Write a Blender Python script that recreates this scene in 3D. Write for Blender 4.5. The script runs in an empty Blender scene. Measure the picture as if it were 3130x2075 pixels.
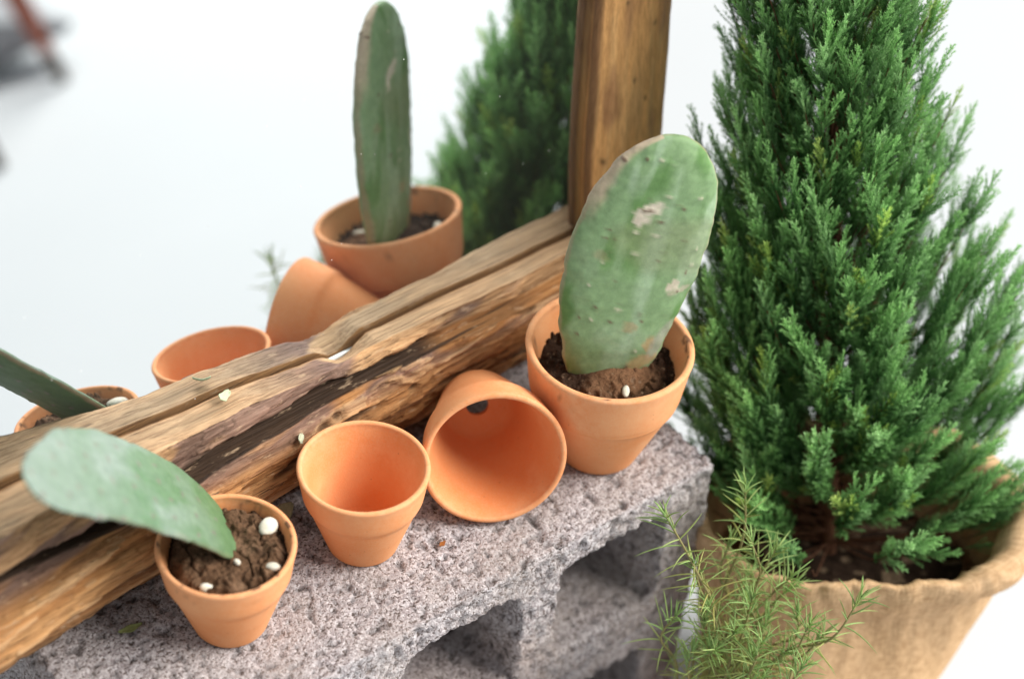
import bpy, math, random
import numpy as np
from mathutils import Matrix, Vector

SC = bpy.context.scene
COL = SC.collection
rng = np.random.default_rng(11)
random.seed(5)

# ------------------------------------------------------------------ camera, light, exposure
cam_d = bpy.data.cameras.new("camera")
cam = bpy.data.objects.new("camera", cam_d)
COL.objects.link(cam)
CR = Vector((0.7542, -0.6538, 0.0616)); CU = Vector((0.3979, 0.5296, 0.7491)); CF = Vector((0.5224, 0.5405, -0.6595))
cam.matrix_world = Matrix(((CR.x, CU.x, -CF.x, -0.4801), (CR.y, CU.y, -CF.y, -0.5963),
                           (CR.z, CU.z, -CF.z, 0.7426), (0, 0, 0, 1)))
cam_d.sensor_width = 36.0
cam_d.lens = 62.11
cam_d.clip_start = 0.02
cam_d.clip_end = 100.0
cam_d.dof.use_dof = True
cam_d.dof.focus_distance = 0.968
cam_d.dof.aperture_fstop = 3.0
cam_d.dof.aperture_blades = 7
SC.camera = cam

world = bpy.data.worlds.new("World")
SC.world = world
world.use_nodes = True
bg = world.node_tree.nodes["Background"]
bg.inputs[0].default_value = (0.88, 0.95, 1.0, 1)
bg.inputs[1].default_value = 0.40


def area(name, loc, target, size, power, color):
    l = bpy.data.lights.new(name, 'AREA')
    l.shape = 'RECTANGLE'; l.size = size[0]; l.size_y = size[1]
    l.energy = power; l.color = color
    o = bpy.data.objects.new(name, l)
    COL.objects.link(o)
    o.location = loc
    o.rotation_euler = (Vector(target) - Vector(loc)).to_track_quat('-Z', 'Y').to_euler()
    return o


area("window_light", (5.60, -5.40, 6.60), (0.0, -0.08, 0.0), (6.6, 6.0), 2000, (1.0, 0.960, 0.905))

SC.view_settings.view_transform = 'Standard'
SC.view_settings.look = 'None'
SC.view_settings.exposure = 0.18
SC.view_settings.gamma = 1.0
SC.view_settings.use_curve_mapping = False
SC.render.engine = 'CYCLES'
SC.cycles.max_bounces = 10
SC.cycles.diffuse_bounces = 5
SC.cycles.glossy_bounces = 5
SC.cycles.transparent_max_bounces = 8
SC.cycles.sample_clamp_indirect = 6.0
SC.cycles.use_denoising = True


# ------------------------------------------------------------------ numpy noise
def _hash(ix, iy, iz, seed):
    h = (ix.astype(np.int64) * 374761393 + iy.astype(np.int64) * 668265263 + iz.astype(np.int64) * 2147483647 + seed * 974634777)
    h = (h ^ (h >> 13)) * 1274126177
    h = h ^ (h >> 16)
    return (h & 0xFFFFF) / float(0xFFFFF) * 2.0 - 1.0


def vnoise(P, scale, seed=0):
    """value noise in [-1,1]; scale = size of a cell (number or xyz)"""
    Q = np.asarray(P, float) / np.asarray(scale, float)
    I = np.floor(Q); F = Q - I
    F = F * F * F * (F * (F * 6 - 15) + 10)
    I = I.astype(np.int64)
    out = 0
    for dx in (0, 1):
        wx = F[:, 0] if dx else 1 - F[:, 0]
        for dy in (0, 1):
            wy = F[:, 1] if dy else 1 - F[:, 1]
            for dz in (0, 1):
                wz = F[:, 2] if dz else 1 - F[:, 2]
                out = out + wx * wy * wz * _hash(I[:, 0] + dx, I[:, 1] + dy, I[:, 2] + dz, seed)
    return out


def fbm(P, scale, oct=3, seed=0, gain=0.5):
    s = np.asarray(scale, float); a = 1.0; tot = 0; n = 0
    for k in range(oct):
        tot = tot + a * vnoise(P, s, seed + 17 * k); n += a
        a *= gain; s = s * 0.5
    return tot / n


def sstep(a, b, x):
    t = np.clip((x - a) / (b - a), 0, 1)
    return t * t * (3 - 2 * t)


# ------------------------------------------------------------------ mesh helpers
def make_mesh(name, V, F, smooth=True, col=None):
    """V (n,3); F list of index tuples or an int array (m,k)"""
    me = bpy.data.meshes.new(name)
    V = np.asarray(V, np.float32)
    if isinstance(F, np.ndarray):
        m, k = F.shape
        me.vertices.add(len(V)); me.vertices.foreach_set("co", V.ravel())
        me.loops.add(m * k); me.loops.foreach_set("vertex_index", F.astype(np.int32).ravel())
        me.polygons.add(m)
        me.polygons.foreach_set("loop_start", np.arange(0, m * k, k, dtype=np.int32))
        me.polygons.foreach_set("loop_total", np.full(m, k, dtype=np.int32))
        me.update(calc_edges=True)
    else:
        me.from_pydata(V.tolist(), [], [tuple(f) for f in F])
        me.update()
    if smooth:
        me.polygons.foreach_set("use_smooth", np.ones(len(me.polygons), dtype=bool))
    if col is not None:
        a = me.color_attributes.new("col", 'FLOAT_COLOR', 'POINT')
        c = np.ones((len(V), 4), np.float32); c[:, :3] = col
        a.data.foreach_set("color", c.ravel())
    me.validate()
    return me


def obj(name, me, mat=None, parent=None, loc=None):
    o = bpy.data.objects.new(name, me)
    COL.objects.link(o)
    if mat is not None:
        me.materials.append(mat)
    if parent is not None:
        o.parent = parent
    if loc is not None:
        o.location = loc
    return o


def tag(o, label, cat, group=None):
    o['label'] = label; o['category'] = cat
    if group:
        o['group'] = group
    return o


def thing(name, label, cat, loc=(0, 0, 0), group=None):
    o = bpy.data.objects.new(name, None)
    COL.objects.link(o)
    o.empty_display_size = 0.02
    o.location = loc
    return tag(o, label, cat, group)


def grid_faces(nu, nv, wrap_u=False, wrap_v=False):
    """index (i*nv + j), quads"""
    iu = np.arange(nu if wrap_u else nu - 1); jv = np.arange(nv if wrap_v else nv - 1)
    I, J = np.meshgrid(iu, jv, indexing='ij')
    I2 = (I + 1) % nu; J2 = (J + 1) % nv
    return np.stack([I * nv + J, I2 * nv + J, I2 * nv + J2, I * nv + J2], -1).reshape(-1, 4)


def lathe(profile, n=112):
    """closed-off lathe round z; profile list of (r,z)"""
    p = np.array(profile); th = np.linspace(0, 2 * np.pi, n, endpoint=False)
    V = np.stack([p[:, None, 0] * np.cos(th), p[:, None, 0] * np.sin(th), np.repeat(p[:, 1:2], n, 1)], -1).reshape(-1, 3)
    return V, grid_faces(len(p), n, False, True)


def tube(path, rad, n=8, cap=True):
    path = np.asarray(path, float); m = len(path)
    rad = np.broadcast_to(np.asarray(rad, float), (m,))
    T = np.gradient(path, axis=0); T /= np.linalg.norm(T, axis=1)[:, None] + 1e-12
    ref = np.array([0.3, 0.9, 0.31]); N = np.cross(T, ref); N /= np.linalg.norm(N, axis=1)[:, None] + 1e-12
    B = np.cross(T, N)
    th = np.linspace(0, 2 * np.pi, n, endpoint=False)
    V = path[:, None, :] + rad[:, None, None] * (np.cos(th)[None, :, None] * N[:, None, :] + np.sin(th)[None, :, None] * B[:, None, :])
    return V.reshape(-1, 3), grid_faces(m, n, False, True)


class Build:
    def __init__(self):
        self.V = []; self.F = []; self.C = []; self.n = 0

    def add(self, V, F, c=None):
        V = np.asarray(V, float); self.V.append(V); self.F.append(np.asarray(F) + self.n); self.n += len(V)
        self.C.append(np.broadcast_to(np.asarray(c if c is not None else (1, 1, 1), float), (len(V), 3)))

    def mesh(self, name, smooth=True, color=False):
        return make_mesh(name, np.concatenate(self.V), np.concatenate(self.F), smooth, np.concatenate(self.C) if color else None)


def catmull(P, n):
    P = np.asarray(P, float)
    Q = np.concatenate([[2 * P[0] - P[1]], P, [2 * P[-1] - P[-2]]])
    t = np.linspace(0, len(P) - 1 - 1e-9, n); i = t.astype(int); f = (t - i)[:, None]
    a, b, c, d = Q[i], Q[i + 1], Q[i + 2], Q[i + 3]
    return 0.5 * ((2 * b) + (-a + c) * f + (2 * a - 5 * b + 4 * c - d) * f ** 2 + (-a + 3 * b - 3 * c + d) * f ** 3)


# ------------------------------------------------------------------ material helpers
def material(name, rough=0.8, spec=0.3):
    m = bpy.data.materials.new(name); m.use_nodes = True
    nt = m.node_tree; b = nt.nodes["Principled BSDF"]
    b.inputs["Roughness"].default_value = rough
    b.inputs["Specular IOR Level"].default_value = spec
    return m, nt, b


def nd(nt, t, **kw):
    n = nt.nodes.new(t)
    for k, v in kw.items():
        setattr(n, k, v)
    return n


def ramp(nt, fac, stops):
    r = nd(nt, "ShaderNodeValToRGB")
    el = r.color_ramp.elements
    while len(el) < len(stops):
        el.new(0.5)
    for e, (p, c) in zip(el, stops):
        e.position = p; e.color = (*c, 1)
    nt.links.new(fac, r.inputs[0])
    return r.outputs[0]


def noise(nt, scale, detail=4, rough=0.55, vec=None):
    n = nd(nt, "ShaderNodeTexNoise")
    n.inputs["Scale"].default_value = scale; n.inputs["Detail"].default_value = detail; n.inputs["Roughness"].default_value = rough
    if vec is not None:
        nt.links.new(vec, n.inputs["Vector"])
    return n.outputs["Fac"]


def coords(nt, scale=None):
    c = nd(nt, "ShaderNodeTexCoord").outputs["Object"]
    if scale is not None:
        mp = nd(nt, "ShaderNodeMapping"); mp.inputs["Scale"].default_value = scale
        nt.links.new(c, mp.inputs["Vector"]); c = mp.outputs["Vector"]
    return c


def mix(nt, fac, a, b, blend='MIX'):
    m = nd(nt, "ShaderNodeMix", data_type='RGBA', blend_type=blend)
    for s, v in ((0, fac), (6, a), (7, b)):
        if hasattr(v, "type"):
            nt.links.new(v, m.inputs[s])
        else:
            m.inputs[s].default_value = v if s == 0 else (*v, 1)
    return m.outputs[2]


def bump(nt, b, h, strength=0.3, dist=0.001):
    n = nd(nt, "ShaderNodeBump"); n.inputs["Strength"].default_value = strength; n.inputs["Distance"].default_value = dist
    nt.links.new(h, n.inputs["Height"]); nt.links.new(n.outputs[0], b.inputs["Normal"])


def attr_col(nt):
    a = nd(nt, "ShaderNodeAttribute"); a.attribute_name = "col"
    return a.outputs["Color"]


def mat_terracotta(name, base, pale, seed):
    m, nt, b = material(name, 0.82, 0.25)
    c = coords(nt)
    off = nd(nt, "ShaderNodeMapping"); off.inputs["Location"].default_value = (seed, seed * .7, 0)
    nt.links.new(c, off.inputs["Vector"]); c = off.outputs[0]
    n1 = noise(nt, 28, 5, 0.6, c); n2 = noise(nt, 900, 3, 0.6, c)
    col = ramp(nt, n1, [(0.35, base), (0.72, pale)])
    col = mix(nt, ramp(nt, n2, [(0.4, (0, 0, 0)), (0.75, (0.28,) * 3)]), col, (0.70, 0.42, 0.25))
    # small dark fired specks
    vo = nd(nt, "ShaderNodeTexVoronoi"); vo.inputs["Scale"].default_value = 130; nt.links.new(c, vo.inputs["Vector"])
    col = mix(nt, ramp(nt, vo.outputs["Distance"], [(0.03, (0.55,) * 3), (0.075, (0, 0, 0))]), col, (0.30, 0.11, 0.045))
    sp = nd(nt, "ShaderNodeSeparateColor"); nt.links.new(attr_col(nt), sp.inputs[0])
    mb = nd(nt, "ShaderNodeMath", operation='MULTIPLY'); nt.links.new(sp.outputs[0], mb.inputs[0])
    nt.links.new(ramp(nt, noise(nt, 260, 4, 0.65, c), [(0.32, (0.05,) * 3), (0.68, (0.42,) * 3)]), mb.inputs[1])
    col = mix(nt, mb.outputs[0], col, (0.84, 0.52, 0.31))
    col = mix(nt, sp.outputs[1], col, (0.20, 0.10, 0.055))
    nt.links.new(col, b.inputs["Base Color"])
    bump(nt, b, n2, 0.25, 0.0004)
    return m


M_terra = mat_terracotta("terracotta", (0.730, 0.270, 0.095), (0.780, 0.370, 0.170), 0.0)
M_terra_red = mat_terracotta("terracotta_red", (0.720, 0.245, 0.080), (0.750, 0.315, 0.125), 3.0)

M_soil, nt, b = material("soil", 0.95, 0.1)
n2 = noise(nt, 700, 3, 0.7, coords(nt))
col = mix(nt, ramp(nt, n2, [(0.3, (0.45,) * 3), (0.7, (1.35,) * 3)]), (1, 1, 1), attr_col(nt), 'MULTIPLY')
r = ramp(nt, n2, [(0.28, (0.42,) * 3), (0.72, (1.0,) * 3)])
nt.links.new(mix(nt, 1.0, attr_col(nt), r, 'MULTIPLY'), b.inputs["Base Color"])
bump(nt, b, n2, 0.9, 0.0014)

M_block, nt, b = material("concrete", 0.93, 0.15)
c = coords(nt)
vo = nd(nt, "ShaderNodeTexVoronoi"); vo.inputs["Scale"].default_value = 820; nt.links.new(c, vo.inputs["Vector"])
n1 = noise(nt, 500, 3, 0.66, c); n0 = noise(nt, 16, 4, 0.6, c)
sep = nd(nt, "ShaderNodeSeparateColor"); nt.links.new(vo.outputs["Color"], sep.inputs[0])
cc = ramp(nt, sep.outputs[0], [(0.0, (0.285, 0.250, 0.258)), (0.45, (0.415, 0.380, 0.392)), (1.0, (0.62, 0.59, 0.605))])
cc = mix(nt, ramp(nt, n1, [(0.415, (0.95,) * 3), (0.445, (0, 0, 0))]), cc, (0.105, 0.080, 0.072))
cc = mix(nt, ramp(nt, n0, [(0.42, (0.0,) * 3), (0.70, (0.55,) * 3)]), cc, (0.36, 0.31, 0.28))
cc = mix(nt, 1.0, cc, attr_col(nt), 'MULTIPLY')
nt.links.new(cc, b.inputs["Base Color"])
bump(nt, b, n1, 0.9, 0.0015)

M_wood, nt, b = material("driftwood", 0.72, 0.25)
c = coords(nt, (10, 620, 620))
n1 = noise(nt, 1.0, 4, 0.65, c)
n2 = noise(nt, 1.0, 3, 0.6, coords(nt, (40, 1200, 1200)))
cc = mix(nt, 1.0, attr_col(nt), ramp(nt, n1, [(0.30, (0.55, 0.48, 0.43)), (0.58, (1.14, 1.12, 1.10))]), 'MULTIPLY')
n3 = noise(nt, 1.0, 3, 0.6, coords(nt, (9, 260, 260)))
cc = mix(nt, ramp(nt, n3, [(0.31, (0.85,) * 3), (0.37, (0, 0, 0))]), cc, (0.045, 0.026, 0.016))
n4 = noise(nt, 1.0, 3, 0.6, coords(nt, (90, 260, 260)))
cc = mix(nt, ramp(nt, n4, [(0.60, (0,) * 3), (0.72, (0.45,) * 3)]), cc, (0.62, 0.44, 0.28))
nt.links.new(cc, b.inputs["Base Color"])
add = nd(nt, "ShaderNodeMath", operation='ADD'); nt.links.new(n1, add.inputs[0]); nt.links.new(n3, add.inputs[1])
bump(nt, b, add.outputs[0], 0.85, 0.0022)

M_post, nt, b = material("driftwood_post", 0.68, 0.25)
c = coords(nt, (620, 620, 9))
n1 = noise(nt, 1.0, 4, 0.65, c)
n2 = noise(nt, 1.0, 3, 0.6, coords(nt, (1100, 1100, 40)))
cc = mix(nt, 1.0, attr_col(nt), ramp(nt, n1, [(0.30, (0.78, 0.73, 0.68)), (0.62, (1.10, 1.07, 1.04))]), 'MULTIPLY')
nt.links.new(cc, b.inputs["Base Color"])
add = nd(nt, "ShaderNodeMath", operation='ADD'); nt.links.new(n1, add.inputs[0]); nt.links.new(n2, add.inputs[1])
bump(nt, b, add.outputs[0], 0.5, 0.0010)

M_pad, nt, b = material("cactus_skin", 0.60, 0.20)
n1 = noise(nt, 230, 4, 0.6, coords(nt))
cc = mix(nt, 1.0, attr_col(nt), ramp(nt, n1, [(0.3, (0.84, 0.86, 0.84)), (0.7, (1.12, 1.10, 1.10))]), 'MULTIPLY')
nt.links.new(cc, b.inputs["Base Color"])
b.inputs["Subsurface Weight"].default_value = 0.08
b.inputs["Subsurface Radius"].default_value = (0.002, 0.004, 0.001)
b.inputs["Subsurface Scale"].default_value = 1.0
bump(nt, b, n1, 0.22, 0.0008)

M_leaf, nt, b = material("foliage", 0.55, 0.3)
nt.links.new(attr_col(nt), b.inputs["Base Color"])
tr = nd(nt, "ShaderNodeBsdfTranslucent"); nt.links.new(attr_col(nt), tr.inputs["Color"])
ms = nd(nt, "ShaderNodeMixShader"); ms.inputs[0].default_value = 0.38
nt.links.new(b.outputs[0], ms.inputs[1]); nt.links.new(tr.outputs[0], ms.inputs[2])
nt.links.new(ms.outputs[0], nt.nodes["Material Output"].inputs["Surface"])

M_bark, nt, b = material("bark", 0.9, 0.15)
nt.links.new(ramp(nt, noise(nt, 1.0, 4, 0.6, coords(nt, (500, 500, 60))), [(0.3, (0.060, 0.026, 0.015)), (0.7, (0.170, 0.080, 0.045))]), b.inputs["Base Color"])

M_burlap, nt, b = material("burlap", 0.95, 0.08)
c = coords(nt)
wa = nd(nt, "ShaderNodeAttribute"); wa.attribute_name = "weave"
wv = wa.outputs["Vector"]
def thread(sc):
    mp = nd(nt, "ShaderNodeMapping"); mp.inputs["Scale"].default_value = sc
    nt.links.new(wv, mp.inputs["Vector"])
    return noise(nt, 1.0, 3, 0.6, mp.outputs["Vector"])


mm = nd(nt, "ShaderNodeMath", operation='ADD'); nt.links.new(thread((620, 90, 1)), mm.inputs[0]); nt.links.new(thread((90, 620, 1)), mm.inputs[1])
mm2 = nd(nt, "ShaderNodeMath", operation='MULTIPLY'); nt.links.new(mm.outputs[0], mm2.inputs[0]); mm2.inputs[1].default_value = 0.5
mm = mm2
cc = ramp(nt, mm.outputs[0], [(0.36, (0.36, 0.205, 0.095)), (0.62, (0.74, 0.505, 0.295))])
cc = mix(nt, ramp(nt, noise(nt, 22, 4, 0.6, c), [(0.4, (0,) * 3), (0.8, (0.45,) * 3)]), cc, (0.62, 0.42, 0.26))
nt.links.new(cc, b.inputs["Base Color"])
bump(nt, b, mm.outputs[0], 0.8, 0.0010)

M_stone, nt, b = material("perlite", 0.7, 0.3)
nt.links.new(ramp(nt, noise(nt, 260, 4, 0.6, coords(nt)), [(0.3, (0.52, 0.47, 0.36)), (0.65, (0.74, 0.71, 0.62))]), b.inputs["Base Color"])

M_floor, nt, b = material("white_floor", 0.6, 0.2)
nt.links.new(ramp(nt, noise(nt, 1.3, 4, 0.6, coords(nt)), [(0.3, (0.545, 0.570, 0.592)), (0.7, (0.575, 0.598, 0.618))]), b.inputs["Base Color"])

M_mirror, nt, b = material("mirror_silver", 0.0, 0.5)
b.inputs["Metallic"].default_value = 1.0
b.inputs["Base Color"].default_value = (0.765, 0.800, 0.812, 1)
# dust specks on the glass
vo = nd(nt, "ShaderNodeTexVoronoi"); vo.inputs["Scale"].default_value = 130; nt.links.new(coords(nt), vo.inputs["Vector"])
sep = nd(nt, "ShaderNodeSeparateColor"); nt.links.new(vo.outputs["Color"], sep.inputs[0])
d1 = ramp(nt, vo.outputs["Distance"], [(0.030, (0.6,) * 3), (0.060, (0, 0, 0))])
d2 = ramp(nt, sep.outputs[1], [(0.72, (0,) * 3), (0.76, (1,) * 3)])
mm = nd(nt, "ShaderNodeMath", operation='MULTIPLY'); nt.links.new(d1, mm.inputs[0]); nt.links.new(d2, mm.inputs[1])
df = nd(nt, "ShaderNodeBsdfDiffuse"); df.inputs[0].default_value = (0.85, 0.85, 0.82, 1)
ms = nd(nt, "ShaderNodeMixShader")
ad = nd(nt, "ShaderNodeMath", operation='ADD'); nt.links.new(mm.outputs[0], ad.inputs[0]); ad.inputs[1].default_value = 0.012
nt.links.new(ad.outputs[0], ms.inputs[0])
nt.links.new(b.outputs[0], ms.inputs[1]); nt.links.new(df.outputs[0], ms.inputs[2])
nt.links.new(ms.outputs[0], nt.nodes["Material Output"].inputs["Surface"])

M_glass_edge, nt, b = material("glass_edge", 0.25, 0.5)
b.inputs["Base Color"].default_value = (0.80, 0.86, 0.84, 1)

M_board, nt, b = material("backing_board", 0.85, 0.2)
nt.links.new(ramp(nt, noise(nt, 40, 3, 0.5, coords(nt)), [(0.3, (0.22, 0.14, 0.08)), (0.7, (0.30, 0.20, 0.12))]), b.inputs["Base Color"])

M_redwood, nt, b = material("red_brown_wood", 0.45, 0.35)
nt.links.new(ramp(nt, noise(nt, 1.0, 3, 0.5, coords(nt, (60, 60, 6))), [(0.3, (0.27, 0.055, 0.025)), (0.7, (0.38, 0.10, 0.05))]), b.inputs["Base Color"])
M_tip, nt, b = material("dark_foot", 0.6, 0.3)
b.inputs["Base Color"].default_value = (0.07, 0.045, 0.025, 1)
M_canvas, nt, b = material("grey_canvas", 0.9, 0.15)
nt.links.new(ramp(nt, noise(nt, 300, 2, 0.5, coords(nt)), [(0.3, (0.30, 0.315, 0.335)), (0.7, (0.38, 0.39, 0.41))]), b.inputs["Base Color"])

# ------------------------------------------------------------------ floor
FLOOR_Z = -0.257
g = 14.0
fl = obj("floor", make_mesh("floor", [(-g, -g, 0), (g, -g, 0), (g, g, 0), (-g, g, 0)], [(0, 1, 2, 3)], False), M_floor, loc=(0, 0, FLOOR_Z))
fl['kind'] = 'structure'

# ------------------------------------------------------------------ concrete blocks (lying on the side, cells open to the front)
BL, BD, BH = 0.390, 0.190, 0.1265


def block_mesh(voxel, seed, rough):
    cells = [(-0.117, -0.034), (-0.2265, -0.1440), (-0.3530, -0.2545)]
    V = []; F = []

    def box(x0, x1, z0, z1):
        k = len(V)
        for x in (x0, x1):
            for y in (0, BD):
                for z in (z0, z1):
                    V.append((x, y, z))
        for q in ((0, 1, 3, 2), (4, 6, 7, 5), (0, 4, 5, 1), (2, 3, 7, 6), (0, 2, 6, 4), (1, 5, 7, 3)):
            F.append(tuple(k + i for i in q))
    # front outline with three rounded cell openings, extruded front to back, as one closed shell
    import bmesh
    bm = bmesh.new()
    outer = [(-BL, -BH), (0, -BH), (0, 0), (-BL, 0)]
    loops = [outer]
    for a, c_ in cells:
        r = 0.012; z0, z1 = -BH + 0.026, -0.0215
        pts = []
        for cx, cz, a0 in ((c_ - r, z0 + r, -90), (c_ - r, z1 - r, 0), (a + r, z1 - r, 90), (a + r, z0 + r, 180)):
            for k in range(5):
                t = math.radians(a0 + 90 * k / 4)
                pts.append((cx + r * math.cos(t), cz + r * math.sin(t)))
        loops.append(pts)
    edges = []
    for lp in loops:
        vs = [bm.verts.new((x, 0, z)) for x, z in lp]
        for i in range(len(vs)):
            edges.append(bm.edges.new((vs[i], vs[(i + 1) % len(vs)])))
    res = bmesh.ops.triangle_fill(bm, edges=edges, use_beauty=True, use_dissolve=False)
    faces = [f for f in bm.faces]
    ext = bmesh.ops.extrude_face_region(bm, geom=faces)
    for v in [e for e in ext['geom'] if isinstance(e, bmesh.types.BMVert)]:
        v.co.y += BD
    bmesh.ops.recalc_face_normals(bm, faces=bm.faces)
    me = bpy.data.meshes.new("block_tmp"); bm.to_mesh(me); bm.free()
    o = bpy.data.objects.new("block_tmp", me); COL.objects.link(o)
    md = o.modifiers.new("remesh", 'REMESH'); md.mode = 'VOXEL'; md.voxel_size = voxel
    dg = bpy.context.evaluated_depsgraph_get()
    ev = o.evaluated_get(dg); m2 = bpy.data.meshes.new_from_object(ev)
    bpy.data.objects.remove(o); bpy.data.meshes.remove(me)
    n = len(m2.vertices)
    P = np.empty(n * 3, np.float32); m2.vertices.foreach_get("co", P); P = P.reshape(-1, 3).astype(float)
    N = np.empty(n * 3, np.float32); m2.vertices.foreach_get("normal", N); N = N.reshape(-1, 3).astype(float)
    # worn edges: pull in where the normal is oblique
    ob = 1 - np.max(np.abs(N), 1)
    top = sstep(0.8, 0.95, N[:, 2])
    Q = P + seed
    d = rough * (0.0005 * fbm(Q, 0.02, 2, seed) + 0.0008 * fbm(Q, 0.0036, 2, seed + 5) * (1.0 + 2.4 * (1 - top)))
    pit = vnoise(Q, 0.0033, seed + 9) * 0.95 + vnoise(Q, 0.0055, seed + 10) * 0.12
    d -= rough * 0.0012 * sstep(0.25, 0.6, pit)
    big = sstep(0.62, 0.82, vnoise(Q, 0.0040, seed + 70))
    d -= rough * 0.0013 * big
    chip = fbm(Q, 0.024, 3, seed + 30)
    d -= ob * (0.0025 + 0.010 * sstep(0.0, 0.8, chip)) * rough
    P2 = P + N * d[:, None]
    m2.vertices.foreach_set("co", P2.astype(np.float32).ravel())
    m2.polygons.foreach_set("use_smooth", np.ones(len(m2.polygons), dtype=bool))
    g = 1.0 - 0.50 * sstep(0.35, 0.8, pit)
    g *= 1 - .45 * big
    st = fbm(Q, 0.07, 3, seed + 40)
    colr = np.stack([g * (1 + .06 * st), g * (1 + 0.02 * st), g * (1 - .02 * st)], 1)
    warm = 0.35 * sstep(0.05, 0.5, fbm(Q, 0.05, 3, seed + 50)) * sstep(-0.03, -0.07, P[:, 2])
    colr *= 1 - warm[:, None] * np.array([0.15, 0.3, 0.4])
    # two rusty stains on the top
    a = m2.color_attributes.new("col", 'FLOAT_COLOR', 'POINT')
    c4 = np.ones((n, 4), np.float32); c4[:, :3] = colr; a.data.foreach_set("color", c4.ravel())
    m2.update()
    return m2


BROT = math.atan2(-0.0513, 0.9987)
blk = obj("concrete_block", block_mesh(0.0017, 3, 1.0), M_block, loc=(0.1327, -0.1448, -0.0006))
blk.rotation_euler.z = BROT
tag(blk, "grey hollow concrete block carrying the terracotta pots and the log", "block", "stacked concrete blocks")
blk2 = obj("concrete_block", block_mesh(0.0028, 8, 1.0), M_block, loc=(0.1335, -0.1430, -0.1290))
blk2.rotation_euler.z = BROT
tag(blk2, "lower grey concrete block holding up the block with the pots", "block", "stacked concrete blocks")

# ------------------------------------------------------------------ driftwood framed mirror
TT = math.tan(0.16856)      # lean of the mirror: y = z * TT


def at(xs, tab):
    t = np.array(tab)
    return np.interp(xs, t[:, 0], t[:, 1])


mirror = thing("framed_mirror", "mirror in a rough driftwood log frame leaning back on the concrete block", "mirror")

nX = 640
X = np.linspace(-0.40, 0.190, nX)
lip_z = at(X, [(-.40, .090), (-.2395, .0850), (-.2075, .0850), (-.1643, .0808), (-.128, .0786), (-.1065, .0778), (-.0855, .0758), (-.058, .0708),
               (-.049, .0706), (-.043, .0690), (-.038, .0655), (-.035, .0632), (-.029, .0630), (-.025, .0650), (-.020, .0680), (-.012, .0712), (.0217, .0710), (.0585, .0698), (.0846, .0685), (.1221, .068), (.1474, .068), (.19, .068)])
rid_y = at(X, [(-.40, -.034), (-.26, -.0290), (-.2093, -.0203), (-.1734, -.0150), (-.14, -.0113), (-.109, -.0102), (-.08, -.0092), (-.051, -.0080), (-.038, -.0045),
               (-.0265, -.0032), (-.016, -.0042), (-.005, -.0046), (.025, -.0065), (.0566, -.0080), (.089, -.0092), (.117, -.0093), (.19, -.010)])
rid_z = at(X, [(-.40, .104), (-.26, .0985), (-.2093, .0912), (-.1734, .0860), (-.14, .0825), (-.109, .0812), (-.08, .0784), (-.051, .0745), (-.04, .0715),
               (-.0265, .0710), (-.016, .0728), (-.005, .0745), (.025, .0740), (.0566, .0740), (.089, .0748), (.117, .0747), (.19, .074)])
crk_z = at(X, [(-.40, .074), (-.2575, .0705), (-.20, .0625), (-.17, .0600), (-.15, .0632), (-.115, .0655), (-.075, .0672), (-.029, .0680), (0, .0668), (.05, .0630), (.1, .0600), (.19, .057)])
crk_d = at(X, [(-.40, .016), (-.26, .016), (-.20, .012), (-.17, .007), (-.14, .008), (-.11, .012), (-.07, .016), (-.035, .018), (-.005, .010), (.03, .004), (.08, .005), (.12, .003), (.19, .002)])
bel_o = at(X, [(-.40, .049), (-.26, .0435), (-.18, .0380), (-.10, .0350), (0, .0330), (.10, .0320), (.19, .0300)])
bot_z = at(X, [(-.40, .018), (-.27, .0210), (-.18, .0260), (-.109, .0300), (-.02, .0310), (.05, .0330), (.09, .0330), (.19, .033)])
wob = lambda sc, sd: fbm(np.stack([X, np.full(nX, .3), np.full(nX, .7)], 1), sc, 3, sd)
lip_z = lip_z + 0.0008 * wob(0.02, 1); rid_z = rid_z + 0.0013 * wob(0.03, 2); rid_y = rid_y + 0.0012 * wob(0.018, 3)
crk_z = crk_z + 0.0012 * wob(0.03, 4); bel_o = bel_o + 0.0018 * wob(0.06, 5); bot_z = bot_z + 0.0022 * wob(0.05, 6)

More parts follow.
